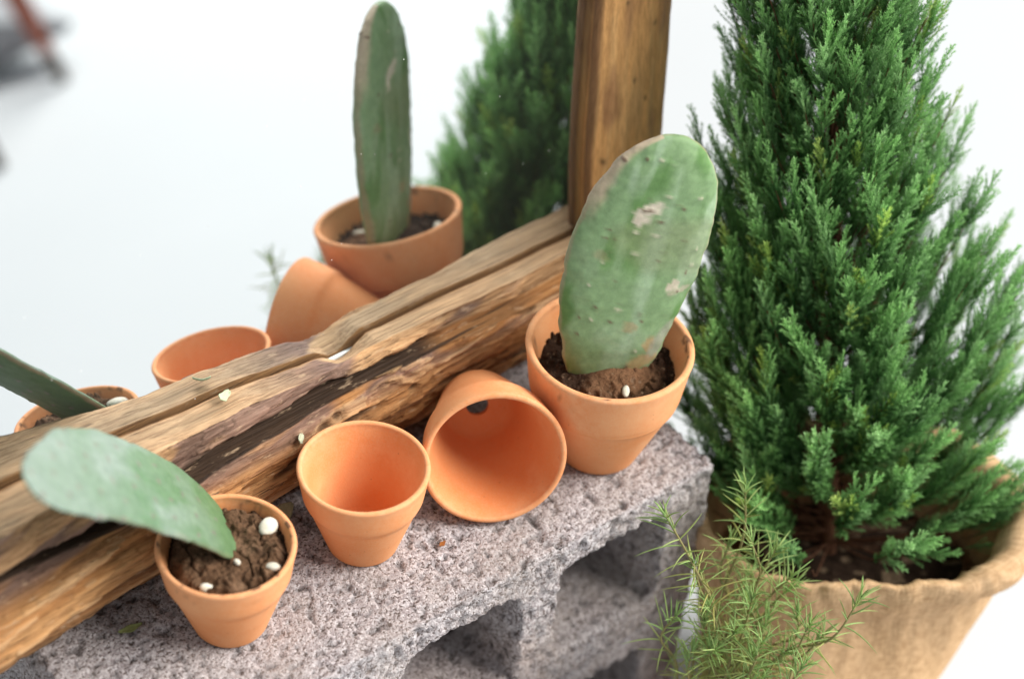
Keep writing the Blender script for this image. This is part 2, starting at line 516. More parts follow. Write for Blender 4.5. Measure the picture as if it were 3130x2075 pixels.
segs = [10, 16, 18, 22, 16, 9, 9, 16, 14, 8, 6, 6, 8, 8]
rows = []
for i in range(nX):
    zl, zr, yr, zc, dc, bo, zb = lip_z[i], rid_z[i], rid_y[i], crk_z[i], crk_d[i], bel_o[i], bot_z[i]
    yo = lambda o_, z: z * TT - o_
    belly = catmull([(yo(.004, 0), 0), (yo(bo * .80, zb * .62), zb * .62), (yo(bo, zb + .016), zb + .016), (yo(bo * .84, zc - .004), zc - .004)], sum(segs[1:4]))
    zc2 = min(zc + .0035, zr - .004)
    up = yo(max(bo * .70, .018), zc2)
    # upper crack lip may not stand proud of the ridge by much
    pts = [[(yo(-.045, 0), 0)]]
    lin = lambda a, c_, n: np.stack([np.linspace(a[0], c_[0], n, endpoint=False), np.linspace(a[1], c_[1], n, endpoint=False)], 1)
    p0 = (yo(-.045, 0), 0.0); p1 = tuple(belly[0]); p4 = tuple(belly[-1])
    crack = (p4[0] + dc + 0.0005, zc - .0005)
    p6 = (min(up, yr - .001), zc2)
    p7 = (yr, zr)
    p8 = (yo(.0030, zl), zl); p9 = (yo(.0028, .0560), .0560); p10 = (yo(-.007, .0560), .0560)
    p11 = (yo(-.007, zl), zl - .002); p12 = (yo(-.040, zl - .012), zl - .012); p13 = (yo(-.052, .035), .035)
    mid7 = (p6[0] * .45 + p7[0] * .55 - .0016, p6[1] * .45 + p7[1] * .55)
    row = np.concatenate([lin(p0, p1, segs[0]), belly, lin(p4, crack, segs[4]), lin(crack, p6, segs[5]),
                          catmull([p6, mid7, p7], segs[6] + segs[7])[:-1],
                          lin(p7, p8, segs[8]), lin(p8, p9, segs[9]), lin(p9, p10, segs[10]), lin(p10, p11, segs[11]), lin(p11, p12, segs[12]), lin(p12, p13, segs[13]), lin(p13, p0, 8)])
    rows.append(row)
R = np.array(rows); nP = R.shape[1]
V = np.concatenate([np.repeat(X[:, None, None], nP, 1), R], 2)
Vf = V.reshape(-1, 3)
# grain displacement: outward in the cross-section, stretched along the log
nrm = np.roll(R, -1, 1) - np.roll(R, 1, 1)
nrm = np.stack([nrm[..., 1], -nrm[..., 0]], -1); nrm /= np.linalg.norm(nrm, axis=-1)[..., None] + 1e-9
cen = R.mean(1, keepdims=True)
sgn = np.sign(((R - cen) * nrm).sum(-1).mean())
nrm *= sgn
wx = Vf + np.stack([np.zeros(len(Vf)), 0.03 * Vf[:, 0] + .003 * np.sin(Vf[:, 0] * 40), -0.10 * Vf[:, 0]], 1)
front = (Vf[:, 1] < Vf[:, 2] * TT - .0045).astype(float).reshape(nX, nP)
gA = fbm(wx, (0.060, 0.0060, 0.0060), 3, 21).reshape(nX, nP)
gB = fbm(wx, (0.030, 0.0020, 0.0020), 2, 22).reshape(nX, nP)
gC = fbm(wx, (0.045, 0.012, 0.012), 3, 23).reshape(nX, nP)
idx = np.arange(nP)[None, :]
k_belly0 = segs[0]; k_belly1 = k_belly0 + sum(segs[1:4]); k_crack = k_belly1 + segs[4] + segs[5]; k_ridge = k_crack + segs[6] + segs[7] - 1
isb = ((idx >= k_belly0) & (idx < k_belly1)).astype(float) * np.ones((nX, 1))
isu = ((idx >= k_crack) & (idx < k_ridge)).astype(float) * np.ones((nX, 1))
isl = ((idx >= k_ridge) & (idx < k_ridge + segs[8])).astype(float) * np.ones((nX, 1))
isc = ((idx >= k_belly1 - 2) & (idx < k_crack)).astype(float) * np.ones((nX, 1))
Xg = X[:, None] * np.ones((1, nP))
zz = R[..., 1]
d = front * (isb * (0.0022 * gA + 0.0010 * gB) + isu * (0.0016 * gA + 0.0010 * gB) + isl * (0.0003 * gA + 0.0002 * gB))
# split grooves and worm channels on the belly
split = sstep(0.30, 0.62, gC) * isb
d -= 0.0035 * split * front * sstep(-0.28, -0.12, Xg)
lay = fbm(wx, (0.055, 0.0065, 0.0065), 3, 37).reshape(nX, nP)
steps = (sstep(-.16, -.12, lay) + sstep(.06, .10, lay) + sstep(.24, .28, lay)) * (isb + isu * .8)
d += (0.0011 * steps - 0.0016 * (isb + isu)) * front * (1 + .0 * zz)
flake = sstep(0.10, 0.4, fbm(wx, (0.022, 0.006, 0.006), 3, 31).reshape(nX, nP)) * np.exp(-((Xg + 0.008) / 0.035) ** 2) * sstep(0.040, 0.056, zz) * isb
d += 0.0030 * flake
hole = np.zeros_like(d)
for hx, hz, hr in ((-0.0650, 0.0520, .0035), (-0.0560, 0.0545, .0026), (-0.0600, 0.0450, .0030), (-.002, .047, .002)):
    hole = np.maximum(hole, np.exp(-(((Xg - hx) / (hr * 1.6)) ** 2 + ((zz - hz) / hr) ** 2)) * isb)
d -= 0.0045 * hole
R2 = R + nrm * d[..., None]
V = np.concatenate([Xg[..., None], R2], 2)
# bark/colour
tan = np.array([0.560, 0.370, 0.215]); orange = np.array([0.430, 0.210, 0.078]); brown = np.array([0.250, 0.125, 0.060]); purple = np.array([0.205, 0.130, 0.105]); dark = np.array([0.030, 0.017, 0.010]); grey = np.array([0.40, 0.285, 0.175])
C = orange * np.ones((nX, nP, 1))
mixc = lambda C, c_, f: C * (1 - f[..., None]) + c_ * f[..., None]
C = mixc(C, np.array([0.520, 0.285, 0.120]), sstep(-0.1, 0.5, gA) * isb)
C = mixc(C, brown, sstep(0.05, 0.55, fbm(wx, (0.09, 0.009, 0.009), 3, 25).reshape(nX, nP)) * isb * 0.85)
C = mixc(C, tan * np.ones(3), isl)
C = mixc(C, grey, isl * sstep(-.05, .4, gC) * .7)
C = mixc(C, np.array([.47, .285, .145]), isu)
pp = fbm(wx, (0.075, 0.012, 0.012), 3, 27).reshape(nX, nP)
C = mixc(C, purple, isu * sstep(-0.15, 0.15, pp) * 0.9 * sstep(0.02, -0.03, Xg - 0.03))
C = mixc(C, purple * 0.9, isu * sstep(-.05, .2, pp) * sstep(0.02, 0.05, Xg) * .95)
C = mixc(C, purple * 1.1, isl * sstep(0.0, 0.25, pp) * np.exp(-((Xg + .045) / .035) ** 2))
C = mixc(C, purple * 1.0, isb * sstep(0.048, 0.060, zz) * sstep(-0.1, 0.2, pp) * .9)
C *= (0.80 + 0.15 * steps)[..., None] ** (isb + isu)[..., None]
C = mixc(C, np.array([.60, .40, .22]), isb * sstep(.24, .28, lay) * .55)
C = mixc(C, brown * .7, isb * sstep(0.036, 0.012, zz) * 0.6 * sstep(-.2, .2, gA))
C = mixc(C, dark, np.clip(isc * sstep(0.002, 0.008, crk_d[:, None] * np.ones((1, nP))) * .97, 0, 1))
C = mixc(C, dark * 1.4, split * 0.85 * sstep(-0.30, -0.10, Xg))
C = mixc(C, np.array([.55, .34, .17]), flake * .7)
C = mixc(C, dark * 1.5, np.clip(hole * 1.1, 0, 1) * .85)
C *= (1 + 0.22 * gB + 0.10 * fbm(wx, (0.14, 0.03, 0.03), 2, 33).reshape(nX, nP))[..., None]
F = grid_faces(nX, nP, False, True)
Vv = V.reshape(-1, 3); Cc = np.clip(C.reshape(-1, 3), 0.004, 0.9)
capL = Vv[:nP].mean(0); capR = Vv[-nP:].mean(0)
nV = len(Vv)
Vv = np.concatenate([Vv, [capL], [capR]]); Cc = np.concatenate([Cc, [brown], [brown]])
fc = F.tolist() + [(nV, (j + 1) % nP, j) for j in range(nP)] + [(nV + 1, nV - nP + j, nV - nP + (j + 1) % nP) for j in range(nP)]
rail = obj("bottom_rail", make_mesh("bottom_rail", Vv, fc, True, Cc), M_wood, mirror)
rail['label'] = "split weathered driftwood log with a long dark crack"

# post: cross-section lines followed up the leaning mirror
nz = 420
Zp = np.linspace(0.040, 0.430, nz)
xl = at(Zp, [(.04, .1515), (.0751, .1540), (.1103, .1563), (.1384, .1591), (.1655, .1626), (.192, .1655), (.2176, .1695), (.43, .198)])
xr = at(Zp, [(.04, .2085), (.1169, .2172), (.1537, .2205), (.173, .2231), (.2001, .2254), (.43, .2500)])
wz = lambda sc, sd: fbm(np.stack([np.full(nz, .1), np.full(nz, .2), Zp], 1), sc, 3, sd)
xl = xl + .0028
xr = xr - .001 + .0011 * wz(.03, 41); xl = xl + .0006 * wz(.03, 42)
sec = [(0.09, -.030), (0.075, -.012), (0.060, -.001), (0.035, .0030), (0.0, .0048), (-.012, .0072), (.020, .0105), (.12, .0150), (.34, .0185), (.60, .0200), (.84, .0196), (.955, .0170), (1.0, .0095), (1.02, -.004), (.99, -.022), (.80, -.034), (.40, -.037)]
cs = catmull(sec + [sec[0]], 150)[:-1]
nQ = len(cs)
U = cs[:, 0]; O = cs[:, 1]
PX = xl[:, None] + (xr - xl)[:, None] * U; PO = np.repeat(O[None], nz, 0)
PZ = np.repeat(Zp[:, None], nQ, 1)
Pw = np.stack([PX, PO, PZ], -1).reshape(-1, 3)
Pw2 = Pw - np.stack([.11 * Pw[:, 2], 0 * Pw[:, 2], 0 * Pw[:, 2]], 1)
gA = fbm(Pw2, (0.0042, 0.0042, 0.05), 3, 51).reshape(nz, nQ); gB = fbm(Pw2, (0.0022, 0.0022, 0.035), 2, 52).reshape(nz, nQ); gC = fbm(Pw2, (0.013, 0.013, 0.05), 3, 53).reshape(nz, nQ)
fr = (O > .0045)[None, :].astype(float)
PO2 = PO + fr * (.0012 * gA + .0006 * gB + .0008 * gC)
C = np.array([.690, .380, .150]) * np.ones((nz, nQ, 1))
C = mixc(C, np.array([.62, .370, .160]), sstep(-.05, .4, gA) * .8)
C = mixc(C, np.array([.34, .175, .085]), sstep(.05, .45, gC) * .75)
C = mixc(C, np.array([.46, .31, .19]), sstep(.86, .97, U)[None, :] * (.6 + .4 * gA))
C = mixc(C, np.array([.17, .085, .045]), (sstep(.05, .0, U) * (O < .012))[None, :] * .8 * np.ones((nz, 1)))
# small dark knots
hole = np.zeros((nz, nQ))
for hx, hz, hr in ((.189, .166, .0012), (.205, .198, .0011), (.166, .118, .0014), (.186, .215, .001), (.197, .152, .0009)):
    hole = np.maximum(hole, np.exp(-(((PX - hx) / hr) ** 2 + ((PZ - hz) / (hr * 1.6)) ** 2)))
C = mixc(C, dark, np.clip(hole, 0, 1) * .85)
C *= (1 + .20 * gB)[..., None]
PY = PZ * TT - PO2
V = np.stack([PX, PY, PZ], -1).reshape(-1, 3)
F = grid_faces(nz, nQ, False, True)
nV = len(V)
V = np.concatenate([V, [V[:nQ].mean(0)], [V[-nQ:].mean(0)]])
C = np.concatenate([np.clip(C.reshape(-1, 3), .004, .9), [brown], [brown]])
fc = F.tolist() + [(nV, (j + 1) % nQ, j) for j in range(nQ)] + [(nV + 1, nV - nQ + j, nV - nQ + (j + 1) % nQ) for j in range(nQ)]
obj("upright_post", make_mesh("upright_post", V, fc, True, C), M_post, mirror)


def slab(x0, x1, z0, z1, o0, o1):
    V = []
    for x in (x0, x1):
        for z in (z0, z1):
            for o_ in (o0, o1):
                V.append((x, z * TT - o_, z))
    return V, [(0, 1, 3, 2), (4, 6, 7, 5), (0, 4, 5, 1), (2, 3, 7, 6), (0, 2, 6, 4), (1, 5, 7, 3)]


V, F = slab(-0.370, 0.178, 0.0632, 0.425, 0.0, -0.004)
gl = obj("glass", make_mesh("glass", V, F, False), M_mirror, mirror)
V, F = slab(-0.370, 0.178, 0.0618, 0.0631, 0.0012, -0.004)
obj("glass_edge", make_mesh("glass_edge", V, F, False), M_glass_edge, gl)
V, F = slab(-0.372, 0.180, 0.066, 0.425, -0.0075, -0.012)
obj("backing_board", make_mesh("backing_board", V, F, False), M_board, mirror)


# ------------------------------------------------------------------ pots
def pot_mesh(name, R, h, rb, band=0.36, hole=True, step=.034, soiled=False):
    t = R * 0.088
    zb = h * (1 - band)
    Rb = R * (1 - .088)                        # outer radius at the lower edge of the band
    Rn = Rb - R * step                        # body under the step
    k = lambda r_, z_: (r_, z_)
    P = []
    rh = R * .16 if hole else 0.0008
    # drain hole, underside, outside
    P += [k(rh, t * 1.1), k(rh, t * .5), k(rh + .0004, 0.0002), k(rh + .001, 0)]
    P += [k(rb * .8, 0), k(rb * .97, 0.0002), k(rb, 0.0012)]
    for f in np.linspace(.05, .96, 10):
        P.append(k(rb + (Rn - rb) * f, 0.0012 + (zb - .0012) * f))
    P += [k(Rn, zb - .0012), k(Rn + R * .012, zb - .0003), k(Rb - R * .012, zb + .0002), k(Rb, zb + .0016)]
    for f in np.linspace(.12, .88, 6):
        P.append(k(Rb + (R - Rb) * f, zb + (h - zb) * f))
    # rounded lip
    for a in np.linspace(0, 180, 11):
        P.append(k(R - t / 2 + t / 2 * math.cos(math.radians(a)), h - t * .45 + t * .45 * math.sin(math.radians(a))))
    Ri = R - t
    ri0 = rb - t * .55
    P.append(k(Ri - R * .004, h - t * .9)); P.append(k(Ri - R * .022, h - R * .12))
    for f in np.linspace(.12, .93, 12):
        P.append(k(Ri - R * .03 + (ri0 - Ri + R * .03) * f, h - R * .12 + (t * 1.4 - h + R * .12) * f))
    P += [k(ri0 * .96, t * 1.18), k(ri0 * .86, t * 1.1), k(ri0 * .5, t * 1.08), k(rh + .0008, t * 1.1), k(rh, t * 1.1)]
    V, F = lathe(P, 128)
    th = np.arctan2(V[:, 1], V[:, 0])
    wob = 1 + .0045 * np.sin(2 * th + 1.0 + R * 90) + .002 * np.sin(3 * th + V[:, 2] * 40)
    V[:, :2] *= wob[:, None]
    r0 = np.hypot(V[:, 0], V[:, 1]); zf = V[:, 2] / h
    sd = R * 37 + band
    bl = sstep(.86, 1.02, zf + .10 * fbm(V + sd, .012, 3, 5)) * .55
    bl += .55 * sstep(.12, .5, fbm(V + sd, .020, 3, 6)) * (zf > .2)
    bl += .25 * ((zf > 1 - band + .02) & (r0 > Rb * .985))
    dirt = sstep(.30, .55, fbm(V + sd, .006, 3, 8)) * sstep(.80, .98, zf) * (r0 < R * .975) if soiled else np.zeros(len(V))
    return make_mesh(name, V, F, True, np.stack([np.clip(bl, 0, 1), dirt, 0 * bl], 1))


def soil_disk(name, R, z, seed, mound, colf, n=150):
    g = np.linspace(-1, 1, n)
    A, B = np.meshgrid(g, g, indexing='ij')
    # square -> disk
    x = A * np.sqrt(1 - B * B / 2); y = B * np.sqrt(1 - A * A / 2)
    P = np.stack([x.ravel() * R, y.ravel() * R, np.zeros(n * n)], 1)
    r = np.hypot(P[:, 0], P[:, 1]) / R
    P[:, 2] = z + mound(P, r)
    return make_mesh(name, P, grid_faces(n, n), True, colf(P, r))


RS, HS, BS = 0.0361, 0.0599, 0.0200
RD, HD, BDp = 0.0485, 0.0823, 0.0245


def pad_mesh(name, base, axis, h, left, right, T, colf, nt_=150, na=96, bend=0.0, seed=1):
    axis = np.array(axis) / np.linalg.norm(axis); h = np.array(h); h -= axis * (h @ axis); h /= np.linalg.norm(h)
    n = np.cross(h, axis)
    L = np.array(left); Rr = np.array(right)
    t0 = min(L[0, 0], Rr[0, 0]); t1 = L[-1, 0]
    u = np.linspace(0, 1, nt_)
    t = t0 + (t1 - t0) * (1 - (1 - u) ** 1.9)
    # smooth the outline as one closed curve
    poly = np.concatenate([L, Rr[::-1]])
    ring = np.concatenate([poly, poly[:1]])
    seg = np.concatenate([[0], np.cumsum(np.linalg.norm(np.diff(ring, axis=0), axis=1))])
    q = np.linspace(0, seg[-1], 601)[:-1]
    ro = np.stack([np.interp(q, seg, ring[:, 0]), np.interp(q, seg, ring[:, 1])], 1)
    ker = np.exp(-0.5 * (np.arange(-40, 41) / 13.0) ** 2); ker /= ker.sum()
    ro = np.stack([np.convolve(np.concatenate([ro[-40:, i_], ro[:, i_], ro[:40, i_]]), ker, 'valid') for i_ in (0, 1)], 1)
    kt = int(np.argmax(ro[:, 0])); kb = int(np.argmin(ro[:, 0]))
    ro = np.roll(ro, -kb, 0); kt = (kt - kb) % 600
    Ld = ro[:kt + 1]; Rd = np.concatenate([ro[kt:], ro[:1]])[::-1]
    t0, t1 = ro[0, 0], ro[kt, 0]
    t = t0 + (t1 - t0) * (1 - (1 - u) ** 1.9)
    l = np.interp(t, Ld[:, 0], Ld[:, 1]); r = np.interp(t, Rd[:, 0], Rd[:, 1])
    c_ = (l + r) / 2; w = np.maximum((r - l) / 2, 1e-4)
    # close the tip round
    w[-1] = 2e-4
    ht = T * np.minimum(1, (w / (0.030)) ** .7) * (1 - .25 * (t - t0) / (t1 - t0))
    th = np.linspace(0, 2 * np.pi, na, endpoint=False)
    cx = np.sign(np.cos(th)) * np.abs(np.cos(th)) ** .80; sx = np.sign(np.sin(th)) * np.abs(np.sin(th)) ** .92
    H = c_[:, None] + w[:, None] * cx; D = ht[:, None] * sx
    Tt = np.repeat(t[:, None], na, 1)
    Q = np.stack([H, Tt, D], -1).reshape(-1, 3)
    edge = np.abs(cx)[None, :].repeat(nt_, 0).ravel()
    side = np.sign(sx)[None, :].repeat(nt_, 0).ravel()
    bz = bend * ((Q[:, 1]) / .15) ** 2
    D2 = Q[:, 2] + bz + .0011 * fbm(Q, .03, 3, seed) * (1 - edge * .5) + .0004 * fbm(Q, .006, 2, seed + 3)
    H2 = Q[:, 0] + (.0010 * vnoise(Q, .011, seed + 8) + .0007 * vnoise(Q, .005, seed + 9)) * edge
    P = np.array(base) + H2[:, None] * h + Q[:, 1:2] * axis + D2[:, None] * n
    col, bumpd = colf(Q, edge, side, t0, t1)
    P = P + (bumpd * side)[:, None] * n
    F = grid_faces(nt_, na, False, True)
    nV = len(P)
    P = np.concatenate([P, [P[:na].mean(0)], [P[-na:].mean(0)]])
    col = np.concatenate([col, col[:1], col[-1:]])
    fc = F.tolist() + [(nV, (j + 1) % na, j) for j in range(na)] + [(nV + 1, nV - na + j, nV - na + (j + 1) % na) for j in range(na)]
    return make_mesh(name, P, fc, True, np.clip(col, .004, .95))


def mixv(C, c_, f):
    return C * (1 - f[:, None]) + np.array(c_) * f[:, None]


# --- large potted cactus
pd_loc = (0.0855, -0.0915, 0.0)
pcD = thing("potted_cactus", "large terracotta pot holding an upright oval green cactus pad with pale scars", "potted cactus", pd_loc, "potted cacti")
obj("pot", pot_mesh("pot", RD, HD, BDp, .40, step=.022, soiled=True), M_terra, pcD)


def moundD(P, r):
    lump = .0018 * fbm(P, .008, 3, 61) + .0026 * sstep(.0, .6, vnoise(P, .0026, 62)) * sstep(.2, .8, r + .3 * fbm(P, .012, 2, 63))
    return lump + .006 * np.exp(-((P[:, 0] / .022) ** 2 + ((P[:, 1] + .004) / .016) ** 2)) - .002 * r ** 2


def soilcolD(P, r):
    c1 = np.array([.050, .027, .017]) * np.ones((len(P), 1))
    mud = sstep(.85, .35, np.hypot((P[:, 0] + .002) / .036, (P[:, 1] + .014) / .028) + .25 * fbm(P, .012, 3, 64))
    c1 = mixv(c1, (.205, .105, .055), mud)
    sp = vnoise(P, .0022, 66)
    c1 = mixv(c1, (.30, .20, .13), sstep(.62, .8, sp) * .7)
    return c1


obj("soil", soil_disk("soil", RD * .855, HD - .0165, 1, moundD, soilcolD), M_soil, pcD)


def padcolD(Q, edge, side, t0, t1):
    n1 = fbm(Q, .034, 3, 71); n2 = fbm(Q * np.array([1, .28, 1]), .013, 3, 72)
    c = np.array([.205, .320, .160]) * np.ones((len(Q), 1))
    c = mixv(c, (.275, .385, .235), sstep(-.15, .40, n1) * .85)
    c = mixv(c, (.100, .215, .060), sstep(.0, .35, n2) * .85)
    c = mixv(c, (.33, .45, .30), sstep(.12, .45, fbm(Q * np.array([1, .22, 1]), .010, 2, 76)) * .7)
    c = mixv(c, (.24, .27, .15), sstep(.1, .6, fbm(Q, .05, 3, 75)) * .5)
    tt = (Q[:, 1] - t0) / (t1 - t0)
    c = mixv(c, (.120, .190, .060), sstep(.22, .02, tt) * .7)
    # corky margin
    m = sstep(.955, .995, edge + .03 * fbm(Q, .012, 3, 77))
    c = mixv(c, (.34, .27, .18), m * .60)
    m2 = sstep(.80, .95, edge + .10 * fbm(Q, .016, 3, 78)) * (Q[:, 0] < -.012) * sstep(.100, .125, Q[:, 1])
    c = mixv(c, (.50, .40, .29), m2 * .9)
    f = side  # front face is where the camera looks
    wob = .006 * fbm(Q, .010, 3, 79)

    def patch(px, py, rx, ry, rot=0):
        x = Q[:, 0] - px + wob; y = Q[:, 1] - py + wob * .8
        ca, sa = math.cos(rot), math.sin(rot)
        return sstep(1.1, .75, np.hypot((x * ca + y * sa) / rx, (-x * sa + y * ca) / ry))
    s1 = np.maximum(patch(-.0090, .1190, .0098, .0042, .50), patch(-.0150, .1115, .0042, .0062, -.4))
    c = mixv(c, (.62, .55, .45), s1 * .9)
    c = mixv(c, (.58, .50, .40), patch(.0170, .0715, .0030, .0048) * .85)
    c = mixv(c, (.46, .40, .31), patch(.0200, .0660, .0048, .0026, .3) * .7)
    c = mixv(c, (.40, .27, .14), patch(.0120, .0290, .0048, .0055) * .75)
    c = mixv(c, (.37, .26, .14), patch(.0000, .0430, .0035, .0050) * .55)
    c = mixv(c, (.33, .33, .27), patch(.0190, .0320, .0055, .0150, -.3) * .7)
    c = mixv(c, (.42, .24, .12), patch(.0120, .0180, .0085, .0050, .2) * .6)
    c = mixv(c, (.27, .22, .13), patch(-.0300, .0860, .0050, .0045) * .45)
    # areoles: small brown spots in a loose lattice
    b = np.zeros(len(Q)); rg = np.random.default_rng(4)
    for i in range(70):
        a = rg.uniform(-.036, .028); q = rg.uniform(.014, .152); s = rg.choice([-1, 1])
        dd = np.hypot(Q[:, 0] - a, (Q[:, 1] - q)) + (side != s) * 1
        c = mixv(c, (.14, .085, .06) if i % 3 else (.50, .48, .36), sstep(.0016, .0005, dd) * .85)
        b += .0007 * sstep(.0022, .0, dd)
    return c, b


LD = [(-.006, -.0235), (.0191, -.0340), (.0424, -.0417), (.0654, -.0462), (.088, -.0478), (.1076, -.046), (.1244, -.0418), (.1371, -.0367), (.1477, -.0299), (.1567, -.0203), (.1608, -.0105), (.1618, .0003)]
RRd = [(-.006, .0170), (.0213, .024), (.0369, .0261), (.0552, .0285), (.0732, .0309), (.0908, .0325), (.1079, .0319), (.1244, .0293), (.1376, .0251), (.1478, .0194), (.1568, .0104), (.1618, .0004)]
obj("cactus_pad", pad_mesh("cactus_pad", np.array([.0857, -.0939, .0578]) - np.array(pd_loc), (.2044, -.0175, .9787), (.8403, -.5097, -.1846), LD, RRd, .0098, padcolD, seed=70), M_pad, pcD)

# --- small potted cactus, pad leaning over the log
pa_loc = (-0.1601, -0.0679, 0.0)
pcA = thing("potted_cactus", "small terracotta pot with a pale cactus pad leaning far out over the log", "potted cactus", pa_loc, "potted cacti")
obj("pot", pot_mesh("pot", RS, HS, BS, .36, soiled=True), M_terra, pcA)


def moundA(P, r):
    l = fbm(P, .018, 3, 81)
    crack = np.abs(fbm(P, .012, 2, 82))
    return .0034 * l + .0022 * fbm(P, .0045, 3, 83) + .0016 * sstep(.2, .6, vnoise(P, .0030, 87)) - .0028 * sstep(.10, .0, crack) - .004 * sstep(.80, 1.0, r) - .003 * sstep(.25, .9, -P[:, 0] / .03) + .0015


def soilcolA(P, r):
    c1 = np.array([.165, .092, .052]) * np.ones((len(P), 1))
    c1 = mixv(c1, (.230, .135, .080), sstep(-.1, .4, fbm(P, .009, 3, 84)))
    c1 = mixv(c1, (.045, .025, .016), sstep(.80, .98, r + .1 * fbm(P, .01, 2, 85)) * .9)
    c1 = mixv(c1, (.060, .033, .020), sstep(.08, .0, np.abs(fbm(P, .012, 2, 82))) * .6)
    return c1


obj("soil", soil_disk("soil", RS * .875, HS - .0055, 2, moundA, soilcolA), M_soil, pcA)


def padcolA(Q, edge, side, t0, t1):
    n1 = fbm(Q, .03, 3, 91); n2 = fbm(Q * np.array([1, .5, 1]), .010, 3, 92)
    c = np.array([.140, .225, .145]) * np.ones((len(Q), 1))
    c = mixv(c, (.215, .285, .240), sstep(-.15, .35, n1) * .85)
    c = mixv(c, (.105, .200, .105), sstep(.05, .45, n2) * .7)
    tt = (Q[:, 1] - t0) / (t1 - t0)
    c = mixv(c, (.235, .295, .260), sstep(.30, .95, tt + .35 * n1) * .8)
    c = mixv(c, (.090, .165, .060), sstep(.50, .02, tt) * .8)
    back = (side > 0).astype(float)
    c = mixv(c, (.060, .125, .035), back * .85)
    c = mixv(c, (.24, .17, .11), sstep(.93, .99, edge + .05 * fbm(Q, .010, 3, 93)) * (.20 + .60 * back) * (tt < .75))
    b = np.zeros(len(Q)); k = 0
    for i in range(9):
        for j in range(5):
            q = .012 + i * .0185 + (j % 2) * .009 + .003 * math.sin(i * 7.3 + j * 3.1); a = -.036 + j * .0115 + .0025 * math.sin(i * 2.7 + j * 5.9)
            for s in (1, -1):
                dd = np.hypot(Q[:, 0] - a, Q[:, 1] - q) + (side != s) * 1
                c = mixv(c, (.185, .155, .140), sstep(.0021, .0007, dd) * .8)
                b += .0005 * sstep(.0030, .0, dd)
    return c, b


LA = [(-.015, -.0050), (-.011, -.0190), (-.006, -.0350), (.009, -.0455), (.028, -.0515), (.052, -.0520), (.074, -.0520), (.095, -.0500), (.117, -.043), (.140, -.029), (.161, -.013), (.174, .001)]
RA = [(-.015, .0045), (.015, .0065), (.034, .0045), (.057, .0055), (.080, .0065), (.110, .0105), (.139, .0155), (.161, .0165), (.172, .0125), (.174, .0012)]
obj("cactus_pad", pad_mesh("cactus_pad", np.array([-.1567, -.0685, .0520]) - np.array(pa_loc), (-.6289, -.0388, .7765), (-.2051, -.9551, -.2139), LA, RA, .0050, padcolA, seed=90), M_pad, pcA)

# --- the two empty pots
pB = obj("terracotta_pot", pot_mesh("terracotta_pot", RS, HS, BS, .36), M_terra, loc=(-.0707, -.0663, 0))
tag(pB, "empty small terracotta pot standing upright between the leaning cactus and the lying pot", "pot", "empty terracotta pots")
kC = 1.144
pC = obj("terracotta_pot", pot_mesh("terracotta_pot", RS * kC, HS * kC, BS * kC * .97, .36), M_terra_red)
tag(pC, "empty terracotta pot lying on its side, open mouth showing the drain hole", "pot", "empty terracotta pots")
axc = Vector((-.5087, -.8184, .267)).normalized()
q = axc.to_track_quat('Z', 'Y')
pC.rotation_euler = q.to_euler()
mc = Vector((.0002, -.0936, .0398)) - axc * (HS * kC)
pC.location = mc
SC.view_layers[0].update()
zmin = min((pC.matrix_world @ v.co).z for v in pC.data.vertices)
pC.location.z -= zmin


# ------------------------------------------------------------------ small loose things
def pebble(loc, r, label, sq=(1, .85, .7), rot=0.3, name="pebble", cat="pebble", mat=None, seed=1, group="white pebbles on the soil"):
    u = np.linspace(0, np.pi, 22); v = np.linspace(0, 2 * np.pi, 32, endpoint=False)
    U_, V_ = np.meshgrid(u, v, indexing='ij')
    P = np.stack([np.sin(U_) * np.cos(V_), np.sin(U_) * np.sin(V_), np.cos(U_)], -1).reshape(-1, 3)
    P *= (1 + .10 * fbm(P + seed * 3.1, 1.1, 2, seed))[:, None]
    P *= r * .90 * np.array(sq) * np.array([1.12, .95, .82])
    o = obj(name, make_mesh(name, P, grid_faces(22, 32, False, True), True), mat or M_stone, loc=loc)
    o.rotation_euler = (rot * .6, rot * .4, rot * 3)
    return tag(o, label, cat, group)


zA = HS - .0040
pebble((-.1340, -.0678, zA - .0004), .0062, "biggest cream pebble, near the right wall of the leaning cactus pot", (1.05, .9, .75), .2, seed=1)
pebble((-.1480, -.0915, zA - .0010), .0044, "half buried grey-white pebble at the front right of the leaning cactus pot", (1.0, .8, .7), .7, seed=2)
pebble((-.1805, -.0815, zA - .0045), .0046, "smooth bright white oval pebble by the front rim of the leaning cactus pot", (1.1, .78, .7), 1.9, seed=3)
pebble((-.1611, -.0790, zA + .0006), .0024, "tiny white pebble at the foot of the leaning cactus pad", (1, .8, .8), .5, seed=4)
pebble((.0775, -.1150, HD - .0150), .0040, "oblong whitish pebble at the front of the large cactus pot", (1.25, .62, .6), .25, seed=5)
pebble((.1110, -.0745, HD - .0150), .0042, "white pebble behind the large cactus pad, seen in the mirror", (1.05, .9, .8), .8, seed=6)


